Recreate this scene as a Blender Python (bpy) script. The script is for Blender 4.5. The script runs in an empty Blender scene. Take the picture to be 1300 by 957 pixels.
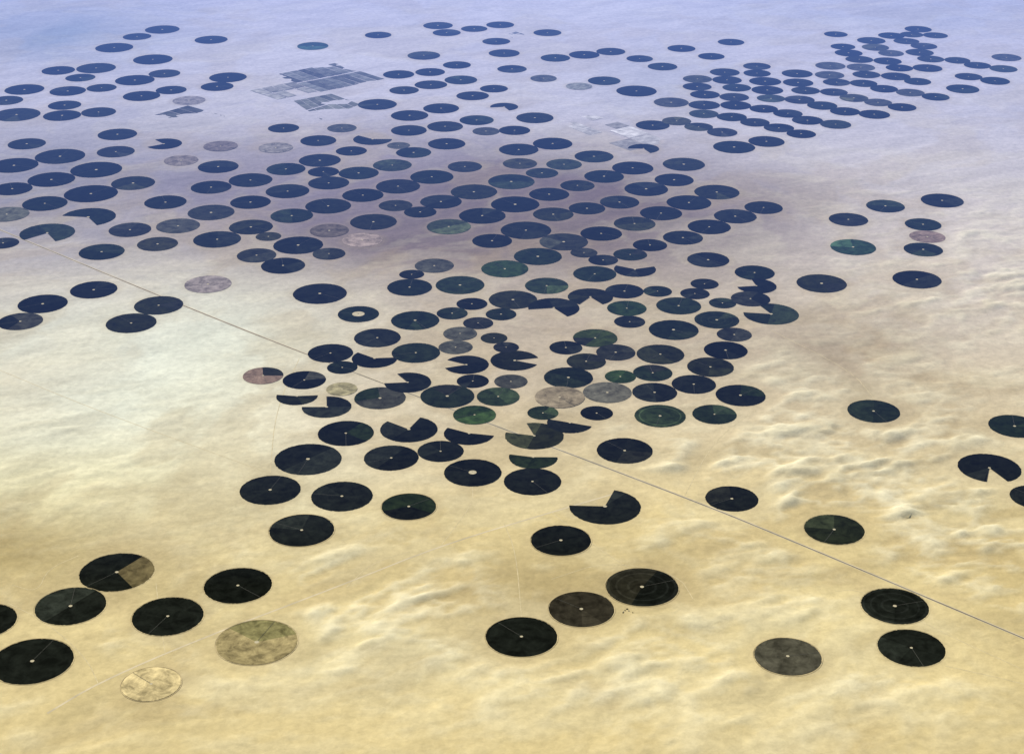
import bpy, math, random
import numpy as np
from mathutils import Vector
random.seed(7); rng=np.random.default_rng(11)
sc=bpy.context.scene
R=math.radians

# ---------------------------------------------------------------- camera frame, image pixels to ground
H=10300.0; F=2250.0; P=R(24.7); CP,SP=math.cos(P),math.sin(P)
def gnd(u,v):
    """image pixel (u, v) back-projected through the camera -> ground metres (flat plain z=0)"""
    a=(u-650)/F; b=-(v-478.5)/F
    dy=CP+b*SP; dz=-SP+b*CP
    t=H/(-dz)
    return (a*t, dy*t, t)     # t = axial depth

# ---------------------------------------------------------------- fields
D,G,M,B,N,K=(.0060,.0070,.0050),(.0115,.0175,.0070),(.040,.040,.030),(.20,.16,.085),(.36,.30,.22),(.0150,.0158,.0110)
fields=[]
def f(u,v,w,c=D,a0=None,a1=None,c2=None,**k): fields.append(dict(u=u,v=v,w=w,c=c,a0=a0,a1=a1,c2=c2,**k))
X='none'
# foreground
f(147,727,99,D,-55,58,(.10,.078,.034)); f(302,743,87); f(91,768,94); f(213,782,91); f(-20,788,82); f(41,839,104)
f(326,815,104,(.24,.19,.085),20,140,(.17,.15,.06)); f(192,868,76,(.46,.365,.175))
f(662,808,92,D); f(738,773,84,(.028,.024,.015)); f(815,745,93,D,60,250,(.016,.015,.009),rings=1); f(712,686,77)
f(768,643,92,D,72,178,X); f(1000,833,86,(.050,.046,.030)); f(1157,822,86); f(1136,769,86,D,rings=1)
f(1059,672,77,(.014,.017,.008)); f(929,633,68,D,90,200,K); f(1256,594,80,D,252,292,X); f(1288,541,66,G); f(1314,631,64)
f(1109,522,67); f(519,643,70,G,200,330,D); f(383,673,83); f(434,630,79); f(343,622,78); f(391,583,86); f(600,600,74,D,hub=.14)
f(676,611,75); f(498,581,73); f(558,573,62); f(439,550,72,D,-40,60,G); f(793,572,72,D,250,350,K)
f(519,545,74,D,70,140,X); f(596,549,70,D,-12,150,X); f(681,555,87,D,105,165,X); f(722,537,68,D,-22,160,X); f(677,578,72,G,0,165,X)
f(602,528,60,G); f(633,503,58,G); f(568,503,70,D,60,130,K); f(517,486,62,D,120,185,X); f(483,505,68,M,100,200,G)
f(413,516,68,D,95,180,X); f(379,503,60,D,5,172,X); f(386,483,58,D,10,80,M); f(434,466,42); f(334,477,52,(.16,.11,.08),0,100,K)
f(420,449,61); f(476,455,60,D,5,140,X); f(479,429,60); f(528,448,65); f(527,407,62,G); f(455,399,53,G,hub=.3); f(406,373,69,D)
f(520,365,58); f(584,362,63,G); f(524,348,36); f(550,338,54,M); f(642,341,64,G); f(682,326,66,G); f(694,363,56,G); f(755,348,56,G)
f(651,381,64); f(703,391,66,D,190,300,X); f(599,386,40); f(574,398,40); f(636,399,42); f(606,411,44,K); f(585,424,50,M); f(578,440,50,M)
f(592,463,58,D,150,200,X); f(653,457,66,D,-25,15,X); f(600,484,42); f(648,485,46,M); f(628,430,38); f(642,441,38,K); f(434,494,40,(.22,.19,.1))
f(720,441,46); f(757,432,66,G,180,240,K); f(722,482,73); f(748,459,58,D,0,60,K); f(773,447,58,K); f(712,502,74,(.20,.16,.10)); f(770,498,70,(.07,.066,.048))
f(756,525,46); f(692,522,46,G); f(838,528,66,G,ring=1); f(907,526,57,G); f(831,498,62); f(792,478,46,G); f(824,474,58,G,30,120,K)
f(880,488,60); f(940,502,64,D,-10,80,G); f(902,466,62); f(921,445,58); f(838,450,62); f(855,419,64); f(911,407,62,D,rings=1); f(931,424,50,K)
f(799,407,46); f(796,393,58,G); f(862,388,60,G); f(750,377,60,D,240,300,X); f(795,370,56); f(832,370,42); f(882,373,42); f(894,361,38); f(924,384,40)
f(958,347,54); f(960,363,56,D,100,190,X); f(947,381,58,K,-60,60,D); f(978,398,74,D,112,170,X); f(764,329,44); f(800,323,50,D,0,60,K); f(899,330,54)
f(806,342,54,D,20,150,X); f(867,302,52); f(1043,360,64,D,-80,0,K); f(1164,355,62); f(1083,314,58,(.016,.032,.016)); f(1172,317,50); f(1077,279,50,D,200,330,K)
f(1124,262,49); f(1172,286,50,G); f(1196,255,54); f(1177,300,50,(.14,.10,.08)); f(901,288,58); f(933,275,58); f(839,271,60); f(806,284,58); f(762,297,58)
f(720,309,72,K); f(824,312,48); f(668,293,68); f(625,306,52); f(570,288,58,K); f(532,268,48); f(559,257,60); f(613,274,64); f(653,260,66); f(601,244,62)
f(704,272,56); f(744,265,52); f(786,257,52); f(697,247,52); f(876,257,66); f(908,245,64); f(969,264,50); f(821,240,58); f(733,236,44); f(649,231,60)
f(548,225,56); f(505,237,58,K); f(461,248,54); f(417,232,56); f(365,243,56); f(318,229,56); f(268,238,52); f(318,257,52); f(371,274,56); f(416,262,60)
f(474,282,60,K); f(418,293,50,(.10,.08,.065)); f(380,312,68); f(416,322,46,K); f(358,337,60); f(327,325,54,K); f(319,289,60); f(268,270,60,K); f(210,257,54)
f(226,287,56,M); f(276,304,62); f(200,310,52,K); f(165,292,54,K); f(129,320,58); f(112,276,70,D,170,300,X); f(60,296,70,D,228,300,X); f(56,259,62)
f(10,272,60,(.065,.065,.045)); f(4,309,40); f(16,240,52); f(66,228,64); f(19,210,64); f(75,199,66); f(121,216,68); f(116,246,72); f(168,233,58)
f(34,183,48); f(208,183,46,D,130,215,X); f(149,171,50); f(147,193,48,K); f(21,146,60); f(80,147,50); f(124,143,46,K); f(8,128,42); f(31,114,50)
f(119,368,60); f(54,386,64); f(201,388,64,D,-30,40,K); f(167,410,66); f(26,408,58,M,130,250,D); f(264,361,60,(.15,.125,.11))
# upper part
for t in [(206,38,44),(174,47,36),(145,61,48),(268,51,42),(194,76,50),(122,87,50),(74,90,42),(102,99,38),(172,102,52),(86,116,46),(181,122,50),
 (129,112,38),(208,94,42),(216,115,42),(289,99,50),(276,110,44),(82,134,42),(480,45,34),(556,33,38),(567,42,36),(538,71,42),(602,37,34),(635,32,36),
 (630,53,36),(695,42,36),(640,68,40),(650,88,38),(705,74,38),(742,70,40),(775,66,38),(812,75,34),(580,83,36),(506,95,40),(546,92,38),(585,102,42),(547,108,42),
 (600,122,42),(513,115,38),(627,113,36),(479,133,50),(520,147,48),(560,138,46),(605,153,44),(679,150,48),(700,183,54),(567,183,48),(565,161,46),(519,166,46),
 (404,179,46),(360,163,40),(446,192,40),(523,193,52),(660,190,54),(650,166,46),(455,220,52),(406,204,54),(363,215,50),(277,212,52),(754,199,50),(802,214,56),
 (868,209,54),(768,224,54),(855,229,52),(932,187,54),(767,103,42),(808,116,52),(837,158,50),(865,62,36),(903,72,34),(928,54,34),(841,85,38),(1061,44,30),
 (1165,38,38),(1150,45,34),(411,219,44)]: f(*t)
f(397,59,40,(.016,.036,.024)); f(280,186,44,(.11,.09,.08)); f(434,163,38,M); f(498,210,50,K); f(716,209,46,K); f(688,220,42,K); f(473,177,50,D,0,140,X)
f(640,136,36,D,190,290,X); f(817,189,40,D,180,290,X); f(230,204,44,(.17,.14,.12))
f(735,110,34,(.2,.2,.17)); f(690,100,34,M); f(660,208,44,K); f(590,212,44,K); f(350,188,44,(.18,.16,.14)); f(620,167,40,M)
f(508,186,34,M); f(240,128,42,(.25,.22,.20)); f(505,262,50,K); f(340,300,36,K); f(460,305,52,(.22,.17,.14)); f(740,320,40,K)
# upper-right estate : regular leased grid
y9=[181,167,153,140,127,115,103,92,82]; sl=[-.27,-.265,-.26,-.255,-.245,-.235,-.23,-.22,-.21]
x0=[972,985,915,885,852,850,853,885,884]; x1=[1292,1290,1292,1245,1205,1195,1180,1190,1175]
for k in range(9):
    x=x0[k]
    while x<=x1[k]:
        y=y9[k]+sl[k]*(x-972)
        gap=(k>=7 and 965<x<1040)
        if not gap and random.random()>.03:
            c=random.choices([D,K,M],[.72,.18,.10])[0]
            f(x+random.uniform(-3,3),y+random.uniform(-1.2,1.2),42*(y+556)/(100+556)*random.uniform(.92,1.04),c)
        x+=38.5*(y+556)/(100+556)*random.uniform(.97,1.06)

for q in fields:
    q['x'],q['y'],t=gnd(q['u'],q['v']); q['r']=q['w']*t/F/2*.985; q['hx'],q['hy'],q['r0']=q['x'],q['y'],q['r']
# neighbouring pivots never overlap: settle them against each other
full=lambda q:q['c2']!=X
for it in range(40):
    for i,a in enumerate(fields):
        for b in fields[i+1:]:
            dx,dy=b['x']-a['x'],b['y']-a['y']; s=a['r']+b['r']
            if abs(dx)>s or abs(dy)>s: continue
            if not(full(a) and full(b)): s*=.9
            d=math.hypot(dx,dy)+1e-6
            if d<s*1.01:
                o=(s*1.01-d)*.18; dx/=d; dy/=d
                a['x']-=dx*o;a['y']-=dy*o;b['x']+=dx*o;b['y']+=dy*o
                if it>3:
                    for z in (a,b): z['r']=max(z['r']-o*.35,z['r0']*.87)
    for q in fields: q['x']+=(q['hx']-q['x'])*.06; q['y']+=(q['hy']-q['y'])*.06

# ---------------------------------------------------------------- numpy noise
TAB=rng.random((8,256,256))
def vn(x,y,s,k):
    ca,sa=math.cos(.7*k+.4),math.sin(.7*k+.4)
    x,y=(x*ca-y*sa)/s+37.3*k,(x*sa+y*ca)/s+11.7*k
    xi=np.floor(x).astype(int); yi=np.floor(y).astype(int); fx=x-xi; fy=y-yi
    fx=fx*fx*(3-2*fx); fy=fy*fy*(3-2*fy); T=TAB[k%8]
    a=T[xi&255,yi&255]; b=T[(xi+1)&255,yi&255]; c=T[xi&255,(yi+1)&255]; d=T[(xi+1)&255,(yi+1)&255]
    return (a*(1-fx)+b*fx)*(1-fy)+(c*(1-fx)+d*fx)*fy
def fbm(x,y,s,k,o=4):
    r=0;a=1;t=0
    for i in range(o): r=r+a*vn(x,y,s,k+i); t+=a; a*=.55; s*=.48
    return r/t

# ---------------------------------------------------------------- roads (ground polylines)
def line(pts): return [gnd(*p)[:2] for p in pts]
hw=line([(-120,243),(0,292),(205,377),(380,447),(870,631),(1000,684),(1300,810),(1500,895)])
dirt=line([(60,905),(125,866),(250,812),(440,740),(560,692),(700,650),(778,627)])
def seg_dist(X_,Y_,pl):
    d=np.full(X_.shape,1e9)
    for (ax,ay),(bx,by) in zip(pl[:-1],pl[1:]):
        L=(bx-ax)**2+(by-ay)**2
        t=np.clip(((X_-ax)*(bx-ax)+(Y_-ay)*(by-ay))/L,0,1)
        d=np.minimum(d,np.hypot(X_-ax-t*(bx-ax),Y_-ay-t*(by-ay)))
    return d
tracks=[[(10,765),(60,790),(110,835),(125,868)],[(198,740),(205,800),(210,830)],[(440,745),(470,715),(520,700)],[(1200,845),(1260,858),(1300,868)],
           [(1060,750),(1095,748),(1190,800),(1300,850)],[(640,665),(655,700),(662,783)],[(700,650),(750,690),(800,722)],[(380,455),(350,520),(343,600)],
           [(870,628),(905,560),(960,520)],[(980,420),(1080,470),(1109,505)],[(0,470),(120,520),(340,600)],[(560,692),(600,640),(600,618)],
           [(15,742),(48,752),(60,722),(100,705)],[(700,735),(770,712),(860,728),(880,760)]]

# ---------------------------------------------------------------- ground sheet
st=50.0
xs=np.concatenate([[-250000,-120000,-60000,-30000],np.arange(-16000,16001,st),[30000,60000,120000,250000]])
ys=np.concatenate([[-80000,-20000,0,6000],np.arange(11000,49001,st),[60000,90000,150000,300000]])
XX,YY=np.meshgrid(xs,ys)
mask=np.clip((seg_dist(XX,YY,hw)-110)/350,0,1)*np.clip((seg_dist(XX,YY,dirt)-90)/250,0,1)
for t_ in tracks: mask*=np.clip((seg_dist(XX,YY,line(t_))-70)/250,0,1)
for q in fields:
    r=q['r']; m=2.4*r
    i0,i1=np.searchsorted(xs,[q['x']-m,q['x']+m]); j0,j1=np.searchsorted(ys,[q['y']-m,q['y']+m])
    d=np.hypot(XX[j0:j1,i0:i1]-q['x'],YY[j0:j1,i0:i1]-q['y'])
    mask[j0:j1,i0:i1]=np.minimum(mask[j0:j1,i0:i1],np.clip((d-r-85)/320,0,1))
inner=(np.abs(XX)<=16000)&(YY>=11000)&(YY<=49000)
def blob(u,v,ru,rv):
    x,y,t=gnd(u,v); sx=ru*t/F; ya=gnd(u,v-rv)[1]; yb=gnd(u,v+rv)[1]; sy=(ya-yb)/2
    return np.exp(-(((XX-x)/sx)**2+((YY-y)/sy)**2))
dreg=np.clip(blob(1150,640,270,150)+blob(950,560,150,90)+.7*blob(1250,350,200,110)+.6*blob(560,780,220,90)+.3*blob(150,560,250,120)+.5*blob(60,840,250,90)+.55*blob(900,860,320,80)+.5*blob(420,730,160,70),0,1)
mask=mask*mask*(3-2*mask); mk=np.where(inner,mask,0)
# domain warp for wind-laid sand
wx=(fbm(XX,YY,2600,0,3)-.5)*2200; wy=(fbm(XX,YY,2600,3,3)-.5)*2200
WX,WY=XX+wx,YY+wy
hN=fbm(WX,WY*1.2,1300,1,5)
# barchan-like knolls, trailing down-wind
ux,uy=XX*.88+YY*.47,YY*.88-XX*.47
lump=np.clip((fbm(ux*.55+.2*wx,uy*1.25+.2*wy,430,3,4)-.53)*5,0,1)
lump2=np.clip((fbm(ux*.6+.3*wy,uy*1.1+.2*wx,250,6,3)-.56)*5,0,1)
rid=1-np.abs(2*fbm((XX+.4*wx)*.8+.5*YY,(YY+.4*wy)*1.3-.3*XX,620,5,4)-1)
rid=np.clip((rid-.82)*6,0,1)
Z=(hN-.5)*85*(.3+dreg)+lump**1.3*46*dreg+lump2*18*dreg+rid*16*dreg
Z=np.where(inner,Z*mk,0)
col=np.zeros(XX.shape+(3,)); col[:]=(.62,.495,.235)
def mix(wt,c):
    global col
    wt=np.clip(wt,0,1)[...,None]; col=col*(1-wt)+np.array(c)*wt
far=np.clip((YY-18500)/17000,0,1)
mix(far**.8,(.54,.50,.50))  # haze tint painted into the soil colour, greyer and bluer with distance
ns=fbm(WX,WY,3600,2,6)
ns=np.clip((ns-.5)*1.7+.5,0,1)
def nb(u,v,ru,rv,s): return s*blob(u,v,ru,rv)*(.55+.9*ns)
mix(nb(150,480,310,130,1.0),(.69,.69,.53))
mix(nb(330,560,150,110,.55),(.74,.70,.47))
mix(nb(80,620,200,60,.5),(.71,.65,.36))
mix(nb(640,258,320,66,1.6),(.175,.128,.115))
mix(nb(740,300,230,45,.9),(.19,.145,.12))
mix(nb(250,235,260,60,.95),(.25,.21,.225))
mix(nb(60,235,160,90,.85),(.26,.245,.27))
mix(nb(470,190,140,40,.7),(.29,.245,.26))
mix(nb(760,410,240,80,.6),(.36,.28,.185))
mix(nb(600,450,140,70,.4),(.44,.35,.25))
mix(nb(1080,440,120,60,.65),(.37,.29,.18))
mix(nb(1130,520,190,50,.45),(.42,.33,.18))
mix(nb(0,700,150,45,.9),(.34,.255,.10))
mix(nb(200,730,120,40,.4),(.44,.34,.15))
mix(nb(720,745,190,45,.85),(.31,.23,.10))
mix(nb(480,700,140,40,.4),(.43,.33,.155))
mix(nb(520,820,170,60,.5),(.75,.67,.41))
mix(nb(1020,790,200,60,.45),(.74,.64,.36))
mix(nb(1270,720,80,90,.55),(.41,.31,.13))
mix(nb(470,520,150,80,.35),(.63,.50,.35))
mix(nb(1200,330,180,90,.35),(.60,.52,.43))
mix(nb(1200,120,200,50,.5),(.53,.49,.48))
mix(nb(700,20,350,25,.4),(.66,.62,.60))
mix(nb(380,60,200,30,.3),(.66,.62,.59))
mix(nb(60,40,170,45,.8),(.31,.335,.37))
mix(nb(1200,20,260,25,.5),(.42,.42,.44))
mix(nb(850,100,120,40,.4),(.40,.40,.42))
fa1=fbm(WX*1.2,WY,1500,5,6); fa2=fbm(WX,WY*1.3,1100,6,6); fa3=fbm(ux*.5+.4*wx,uy*1.2+.4*wy,340,2,4)
mix(np.clip((fa1-.52)*2.8,0,.34)*(1-.55*far),(.41,.31,.15))
mix(np.clip((fa2-.54)*2.4,0,.16)*(1-.5*far),(.76,.69,.45))
col*=(1+(fa3-.5)*.30)[...,None]
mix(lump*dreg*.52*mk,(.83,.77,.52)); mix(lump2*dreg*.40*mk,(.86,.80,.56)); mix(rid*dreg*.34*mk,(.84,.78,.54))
mix(np.clip((.47-fa3)*5,0,1)*dreg*.30,(.40,.31,.15))
# soil darkened by spray drift and wheel traffic round each pivot
halo=np.zeros(XX.shape)
for q in fields:
    r=q['r']; m=1.6*r
    i0,i1=np.searchsorted(xs,[q['x']-m,q['x']+m]); j0,j1=np.searchsorted(ys,[q['y']-m,q['y']+m])
    d=np.hypot(XX[j0:j1,i0:i1]-q['x'],YY[j0:j1,i0:i1]-q['y'])
    halo[j0:j1,i0:i1]=np.maximum(halo[j0:j1,i0:i1],np.clip(1-(d-r)/(.4*r),0,1))
mix(halo*.24*(.4+1.2*fa2),(.40,.32,.18))
nx,ny=len(xs),len(ys)
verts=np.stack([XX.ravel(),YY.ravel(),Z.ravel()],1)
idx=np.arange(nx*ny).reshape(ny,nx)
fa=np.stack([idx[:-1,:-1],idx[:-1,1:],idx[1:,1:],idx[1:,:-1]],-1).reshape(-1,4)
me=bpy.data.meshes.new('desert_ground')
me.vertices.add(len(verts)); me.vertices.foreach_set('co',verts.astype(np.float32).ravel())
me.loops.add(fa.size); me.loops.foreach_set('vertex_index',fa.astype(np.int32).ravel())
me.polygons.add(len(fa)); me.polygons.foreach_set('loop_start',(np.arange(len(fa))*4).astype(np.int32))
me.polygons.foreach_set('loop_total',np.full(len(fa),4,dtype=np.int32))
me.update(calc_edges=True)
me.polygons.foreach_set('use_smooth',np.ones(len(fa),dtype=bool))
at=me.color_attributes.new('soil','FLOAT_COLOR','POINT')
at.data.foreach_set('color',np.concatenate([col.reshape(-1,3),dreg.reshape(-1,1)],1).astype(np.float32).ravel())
ground=bpy.data.objects.new('desert_ground',me); sc.collection.objects.link(ground)

# ---------------------------------------------------------------- node helpers
def newmat(n):
    m=bpy.data.materials.new(n); m.use_nodes=True; nt=m.node_tree
    nt.nodes.remove(nt.nodes['Principled BSDF']); b=nt.nodes.new('ShaderNodeBsdfDiffuse')
    nt.links.new(b.outputs[0],nt.nodes['Material Output'].inputs[0])
    return m,nt,b
def noise(nt,vec,scale,detail=6,rough=.6,dist=0):
    n=nt.nodes.new('ShaderNodeTexNoise'); n.inputs['Scale'].default_value=scale; n.inputs['Detail'].default_value=detail
    n.inputs['Roughness'].default_value=rough; n.inputs['Distortion'].default_value=dist; nt.links.new(vec,n.inputs['Vector']); return n.outputs['Fac']
def mapr(nt,v,a,b,c,d):
    n=nt.nodes.new('ShaderNodeMapRange'); n.inputs[1].default_value=a;n.inputs[2].default_value=b;n.inputs[3].default_value=c;n.inputs[4].default_value=d
    nt.links.new(v,n.inputs[0]); return n.outputs[0]
def math_(nt,op,a,b=None):
    n=nt.nodes.new('ShaderNodeMath'); n.operation=op
    for i,z in enumerate((a,b)):
        if z is None: continue
        if isinstance(z,(int,float)): n.inputs[i].default_value=z
        else: nt.links.new(z,n.inputs[i])
    return n.outputs[0]
def mixc(nt,fac,a,b,mode='MIX'):
    n=nt.nodes.new('ShaderNodeMix'); n.data_type='RGBA'; n.blend_type=mode
    for i,z in ((0,fac),(6,a),(7,b)):
        if isinstance(z,(int,float)): n.inputs[i].default_value=z
        elif isinstance(z,tuple): n.inputs[i].default_value=(*z,1)
        else: nt.links.new(z,n.inputs[i])
    return n.outputs[2]
def coords(nt,scale=(1,1,1),rot=0):
    c=nt.nodes.new('ShaderNodeTexCoord'); m=nt.nodes.new('ShaderNodeMapping'); m.inputs['Scale'].default_value=scale; m.inputs['Rotation'].default_value=(0,0,rot)
    nt.links.new(c.outputs['Object'],m.inputs['Vector']); return m.outputs['Vector']

m,nt,b=newmat('desert_sand')
a=nt.nodes.new('ShaderNodeAttribute'); a.attribute_name='soil'
v0=coords(nt,(.001,.001,.001))
n4=mapr(nt,noise(nt,v0,9,4,.7,.3),.3,.7,.87,1.11)
c=mixc(nt,1.0,a.outputs['Color'],n4,'MULTIPLY')
nt.links.new(c,b.inputs['Color'])
bp=nt.nodes.new('ShaderNodeBump'); bp.inputs['Strength'].default_value=.7; bp.inputs['Distance'].default_value=13
nt.links.new(noise(nt,v0,5,3,.6,.3),bp.inputs['Height']); nt.links.new(bp.outputs[0],b.inputs['Normal'])
me.materials.append(m)

m,nt,b=newmat('irrigated_crop'); cropm=m
a=nt.nodes.new('ShaderNodeAttribute'); a.attribute_name='crop'
oi=nt.nodes.new('ShaderNodeObjectInfo'); tc=nt.nodes.new('ShaderNodeTexCoord')
off=nt.nodes.new('ShaderNodeVectorMath'); off.operation='ADD'
nt.links.new(tc.outputs['Object'],off.inputs[0]); nt.links.new(oi.outputs['Location'],off.inputs[1])
mp=nt.nodes.new('ShaderNodeMapping'); mp.inputs['Scale'].default_value=(.001,.001,.001); nt.links.new(off.outputs[0],mp.inputs[0])
na=mapr(nt,noise(nt,mp.outputs[0],7,4,.65,.5),.35,.72,.65,1.9)
ln=nt.nodes.new('ShaderNodeVectorMath'); ln.operation='LENGTH'; nt.links.new(tc.outputs['Object'],ln.inputs[0])
sn=math_(nt,'SINE',math_(nt,'MULTIPLY',ln.outputs['Value'],2*math.pi/54)); rr=mapr(nt,sn,.6,1,1.0,1.10)
c=mixc(nt,1.0,a.outputs['Color'],na,'MULTIPLY'); c=mixc(nt,1.0,c,rr,'MULTIPLY')
nt.links.new(c,b.inputs['Color'])

def plain(n,colr,var=.25,s=12):
    m,nt,b=newmat(n); v=coords(nt,(.001,.001,.001)); k=mapr(nt,noise(nt,v,s,4),.3,.7,1-var,1+var)
    nt.links.new(mixc(nt,1.0,colr,k,'MULTIPLY'),b.inputs['Color']); return m
track=plain('graded_track',(.58,.48,.27)); asphalt=plain('dusty_asphalt',(.19,.17,.13),.45,2); arm_m=plain('galvanised_pivot',(.09,.088,.07),.1)
hub_m=plain('pump_pad_sand',(.50,.43,.27)); shoulder=plain('sand_shoulder',(.60,.50,.31),.25,3); median=plain('median',(.35,.30,.20))
rim=plain('perimeter_track',(.50,.40,.21),.35,4)

# ---------------------------------------------------------------- pivot fields
SEG=120
for i,q in enumerate(fields):
    r=q['r']
    hub=q.get('hub',random.uniform(.042,.06))
    vs_=[];fs=[];cs=[];mi=[]
    off=[random.gauss(0,.005) for _ in range(SEG)]
    rs=[0,.3,.55,.8,1.0]
    if q.get('rings'): rs=[0,.35,.42,.68,.74,.9,1.0]
    if q.get('ring'): rs=[0,.4,.78,.83,1.0]
    for k,x in enumerate(rs[1:]):
        for s in range(SEG):
            t=2*math.pi*s/SEG; rr_=r*x*(1+(off[s] if k==len(rs)-2 else 0)); vs_.append((rr_*math.cos(t),rr_*math.sin(t),0))
    vs_.append((0,0,0)); ce=len(vs_)-1
    tint=random.choice([(1,1,1),(1,1,1),(1.2,1.45,1.0),(1.7,1.6,1.0),(.8,.8,.9)]) if sum(q['c'])<.06 and q['v']<560 else (1,1,1)
    c=np.array(q['c'])*np.array(tint); s0=random.uniform(0,360); sw=random.choice([0,40,90,180]); br=random.uniform(1.0,2.6) if sum(c)<.1 else random.uniform(.8,1.15)
    bi=random.uniform(.8,1.5)
    for k in range(len(rs)-1):
        for s in range(SEG):
            ang=(s+.5)*360/SEG; cc=c*bi
            if q['a0'] is not None:
                if (ang-q['a0'])%360 < (q['a1']-q['a0']):
                    if q['c2']==X: continue
                    cc=np.array(q['c2'])
            if (ang-s0)%360<sw and not (q['a0'] is not None and q['c2']!=X): cc=cc*br
            if q.get('rings') and k%2: cc=cc*1.35+.002
            if q.get('ring') and k==2: cc=cc*2.0+.004
            n=(s+1)%SEG
            if k==0: fs.append((ce,s,n))
            else: fs.append(((k-1)*SEG+s,k*SEG+s,k*SEG+n,(k-1)*SEG+n))
            cs.append(cc); mi.append(0)
    def addring(ra,rb,z,mt,a0=0,a1=360):
        n=40 if rb<.5*r else SEG; o=len(vs_)
        for s in range(n+1):
            t=R(a0+(a1-a0)*s/n); vs_.append((ra*math.cos(t),ra*math.sin(t),z)); vs_.append((rb*math.cos(t),rb*math.sin(t),z))
        for s in range(n): fs.append((o+2*s,o+2*s+1,o+2*s+3,o+2*s+2)); cs.append(c); mi.append(mt)
    big='hub' in q
    addring(hub*r*(.35 if not big else .1),hub*r,.7,3); addring(0.0,hub*r*(.35 if not big else .1),.7,3 if not big else 2)
    if q['v']>640 and q['c2']!=X: addring(r*1.0+8,r*1.0+14,-.3,4)
    ta=R(random.uniform(0,360))
    if q['a0'] is not None and q['c2']==X: ta=R(q['a0']-1)
    wd=3.6
    dx,dy=math.cos(ta),math.sin(ta); px,py=-dy*wd/2,dx*wd/2; o=len(vs_)
    vs_+= [(dx*hub*r+px,dy*hub*r+py,2.2),(dx*hub*r-px,dy*hub*r-py,2.2),(dx*r*.99-px,dy*r*.99-py,2.2),(dx*r*.99+px,dy*r*.99+py,2.2)]
    fs.append((o,o+1,o+2,o+3)); cs.append(c); mi.append(2)
    me=bpy.data.meshes.new('center_pivot_field'); me.from_pydata(vs_,[],fs); me.update()
    at=me.color_attributes.new('crop','FLOAT_COLOR','CORNER'); arr=[]
    for p_,cc in zip(me.polygons,cs): arr+= [float(cc[0]),float(cc[1]),float(cc[2]),1.0]*p_.loop_total
    at.data.foreach_set('color',arr)
    for mm in (cropm,track,arm_m,hub_m,rim): me.materials.append(mm)
    me.polygons.foreach_set('material_index',mi)
    ob=bpy.data.objects.new('center_pivot_field',me); ob.location=(q['x'],q['y'],1.6+(i%14)*.35); sc.collection.objects.link(ob)

# ---------------------------------------------------------------- roads
def smooth(pl,n=2):
    for _ in range(n):
        o=[pl[0]]
        for (ax,ay),(bx,by) in zip(pl[:-1],pl[1:]): o+=[(ax*.75+bx*.25,ay*.75+by*.25),(ax*.25+bx*.75,ay*.25+by*.75)]
        pl=o+[pl[-1]]
    return pl
def strip(pl,o0,o1,z,name,mat,parent=None):
    vs_=[];fs=[]
    for i,(x,y) in enumerate(pl):
        a_=pl[max(i-1,0)]; b_=pl[min(i+1,len(pl)-1)]; dx,dy=b_[0]-a_[0],b_[1]-a_[1]; l=math.hypot(dx,dy); nx_,ny_=-dy/l,dx/l
        vs_+=[(x+nx_*o0,y+ny_*o0,z),(x+nx_*o1,y+ny_*o1,z)]
    for i in range(len(pl)-1): fs.append((2*i,2*i+1,2*i+3,2*i+2))
    me=bpy.data.meshes.new(name); me.from_pydata(vs_,[],fs); me.materials.append(mat)
    ob=bpy.data.objects.new(name,me); sc.collection.objects.link(ob); ob.parent=parent; return ob
def empty(n):
    e=bpy.data.objects.new(n,None); sc.collection.objects.link(e); return e
hs=smooth(hw); h=empty('highway')
strip(hs,-18,24,.4,'shoulder',shoulder,h); strip(hs,-10,-1.5,.8,'carriageway_near',asphalt,h); strip(hs,1.5,10,.8,'carriageway_far',asphalt,h); strip(hs,-1.5,1.5,.8,'median',median,h)
strip(smooth(dirt),-13,13,.4,'dirt_road',shoulder)
for pl in tracks: strip(smooth(line(pl)),-4,4,.5,'farm_track',track)

# ---------------------------------------------------------------- rectangular plots
pl_m,ntp,bpn=newmat('plot_crop'); ap=ntp.nodes.new('ShaderNodeAttribute'); ap.attribute_name='crop'
vv=coords(ntp,(.001,.001,.001)); ntp.links.new(mixc(ntp,1.0,ap.outputs['Color'],mapr(ntp,noise(ntp,vv,6,5),.3,.7,.6,1.6),'MULTIPLY'),bpn.inputs['Color'])
def plot(cs4,nu,nv,colr,gap=.12,skip=0.,z=1.2):
    A,B_,C,D_=[np.array(gnd(*p)[:2]) for p in cs4]
    vs_=[];fs=[];cl=[]
    for i in range(nu):
        for j in range(nv):
            if random.random()<skip: continue
            k=random.uniform(.6,1.7); o=len(vs_)
            for (s,t) in ((i+gap,j+gap),(i+1-gap,j+gap),(i+1-gap,j+1-gap),(i+gap,j+1-gap)):
                s/=nu;t/=nv; p=(A*(1-s)+B_*s)*(1-t)+(D_*(1-s)+C*s)*t; vs_.append((p[0],p[1],z))
            fs.append((o,o+1,o+2,o+3)); cl.append([x*k for x in colr])
    me=bpy.data.meshes.new('rectangular_farm_plot'); me.from_pydata(vs_,[],fs); me.materials.append(pl_m); at=me.color_attributes.new('crop','FLOAT_COLOR','CORNER')
    arr=[]
    for c_ in cl: arr+=[*c_,1.0]*4
    at.data.foreach_set('color',arr)
    sc.collection.objects.link(bpy.data.objects.new('rectangular_farm_plot',me))
plot([(346,95),(424,80),(490,101),(408,117)],8,2,(.11,.11,.10),.04,.0)
plot([(316,115),(372,104),(404,116),(352,127)],4,2,(.20,.19,.17),.05,.1)
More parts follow.
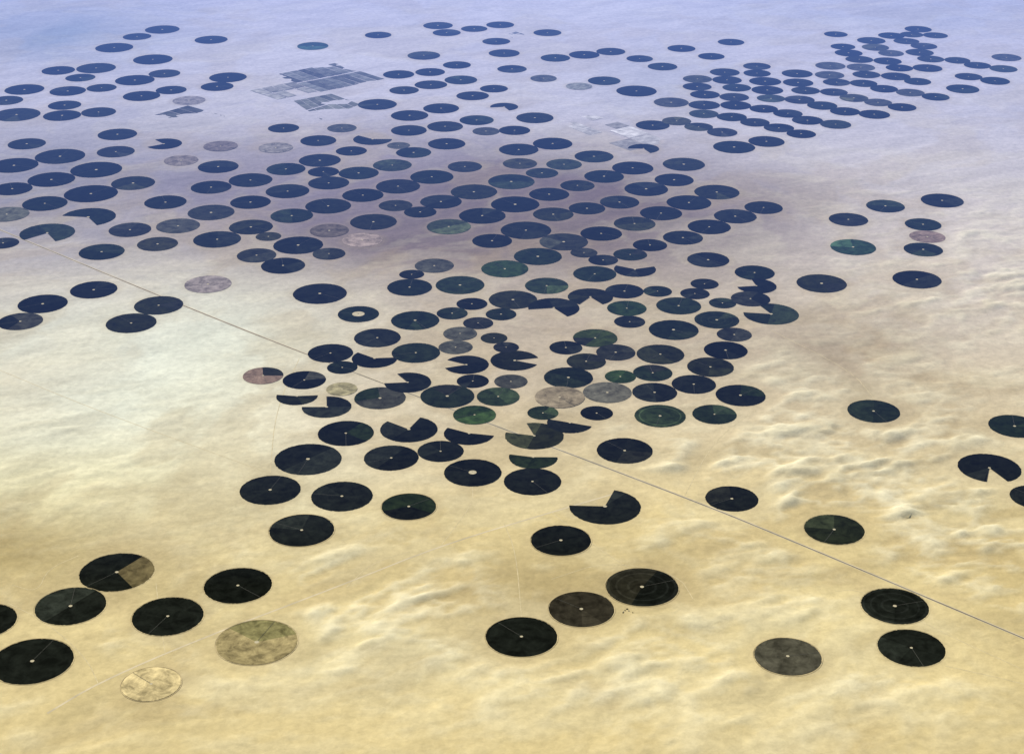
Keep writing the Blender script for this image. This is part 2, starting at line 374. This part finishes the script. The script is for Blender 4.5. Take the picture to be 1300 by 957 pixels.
plot([(372,128),(420,119),(458,133),(408,153)],6,2,(.12,.12,.10),.04,.0)
plot([(189,148),(238,134),(287,148),(236,162)],4,2,(.055,.055,.048),.03)
plot([(706,155),(752,145),(800,160),(748,172)],3,3,(.33,.31,.29),.02,.25)
plot([(640,45),(655,40),(668,44),(650,49)],2,2,(.12,.12,.12))
plot([(745,172),(800,160),(850,180),(800,192)],2,2,(.33,.31,.29),.02,.2)

# ---------------------------------------------------------------- farm compounds
shed=plain('shed_roof',(.35,.33,.30)); dark=plain('date_palm_grove',(.12,.11,.06))
def yard(u,v,n,sp):
    x,y,_=gnd(u,v); e=empty('farm_compound')
    for nm,mt,cnt,hh in (('sheds',shed,max(2,n//2),5),('tree_rows',dark,n,7)):
        vs_=[];fs=[]
        for k in range(cnt):
            cx,cy=x+random.gauss(0,sp),y+random.gauss(0,sp*.7); a_,b_=(random.uniform(5,9),random.uniform(3,5)); an=random.uniform(0,.4)+random.choice([0,1.57]); o=len(vs_)
            for z,s in ((0,1),(hh,1),(hh+2.5,.05)):
                for sx,sy in ((-1,-1),(1,-1),(1,1),(-1,1)):
                    X1,Y1=sx*a_,sy*b_*s; vs_.append((cx+X1*math.cos(an)-Y1*math.sin(an),cy+X1*math.sin(an)+Y1*math.cos(an),z))
            for l in (0,4):
                for s in range(4): t=(s+1)%4; fs.append((o+l+s,o+l+t,o+l+4+t,o+l+4+s))
        me=bpy.data.meshes.new(nm); me.from_pydata(vs_,[],fs); me.materials.append(mt); ob=bpy.data.objects.new(nm,me); sc.collection.objects.link(ob); ob.parent=e
for t in [(796,776,5,50)]: yard(*t)

# ---------------------------------------------------------------- haze lying over the far plain (absorbs and glows blue by itself, no scattered sunlight)
import bmesh
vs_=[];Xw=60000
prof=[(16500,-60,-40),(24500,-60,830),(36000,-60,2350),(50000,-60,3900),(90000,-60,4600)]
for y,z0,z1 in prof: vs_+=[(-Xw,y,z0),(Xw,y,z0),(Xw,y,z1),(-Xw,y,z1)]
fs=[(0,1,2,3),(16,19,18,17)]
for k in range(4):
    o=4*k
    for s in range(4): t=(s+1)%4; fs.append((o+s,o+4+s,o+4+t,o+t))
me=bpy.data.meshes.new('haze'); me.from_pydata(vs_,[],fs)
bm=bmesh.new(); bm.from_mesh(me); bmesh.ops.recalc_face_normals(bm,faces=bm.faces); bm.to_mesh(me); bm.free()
m=bpy.data.materials.new('glowing_blue_haze'); m.use_nodes=True; nt=m.node_tree; nt.nodes.clear()
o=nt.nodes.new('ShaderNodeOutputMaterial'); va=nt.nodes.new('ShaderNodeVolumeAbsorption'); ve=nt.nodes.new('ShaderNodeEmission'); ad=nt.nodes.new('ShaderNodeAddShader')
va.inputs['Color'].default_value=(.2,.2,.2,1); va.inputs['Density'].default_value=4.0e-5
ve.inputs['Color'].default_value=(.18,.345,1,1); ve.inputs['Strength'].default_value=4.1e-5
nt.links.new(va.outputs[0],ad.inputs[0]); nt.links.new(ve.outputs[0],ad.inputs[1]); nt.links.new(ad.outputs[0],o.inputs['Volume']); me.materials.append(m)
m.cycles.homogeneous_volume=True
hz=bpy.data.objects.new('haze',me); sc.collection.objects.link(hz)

# ---------------------------------------------------------------- light
el=R(40); az=R(-32)
w=bpy.data.worlds.new('World'); sc.world=w; w.use_nodes=True; nt=w.node_tree
sk=nt.nodes.new('ShaderNodeTexSky'); sk.sky_type='NISHITA'; sk.sun_disc=False; sk.sun_elevation=el; sk.sun_rotation=az
bg=nt.nodes['Background']; nt.links.new(sk.outputs[0],bg.inputs[0]); bg.inputs[1].default_value=.09
sd=Vector((math.sin(az)*math.cos(el),math.cos(az)*math.cos(el),math.sin(el)))
L=bpy.data.lights.new('sun','SUN'); L.energy=5.0; L.angle=R(.5); L.color=(1,.965,.90)
lo=bpy.data.objects.new('sun',L); sc.collection.objects.link(lo); lo.rotation_euler=(-sd).to_track_quat('-Z','Y').to_euler(); lo.location=(0,20000,9000)

cd=bpy.data.cameras.new('camera'); cam=bpy.data.objects.new('camera',cd); sc.collection.objects.link(cam); sc.camera=cam
cam.location=(0,0,H); cam.rotation_euler=(R(90)-P,0,0); cd.sensor_width=36; cd.lens=36*F/1300; cd.clip_start=10; cd.clip_end=600000
sc.view_settings.view_transform='Standard'; sc.view_settings.look='None'; sc.view_settings.exposure=0
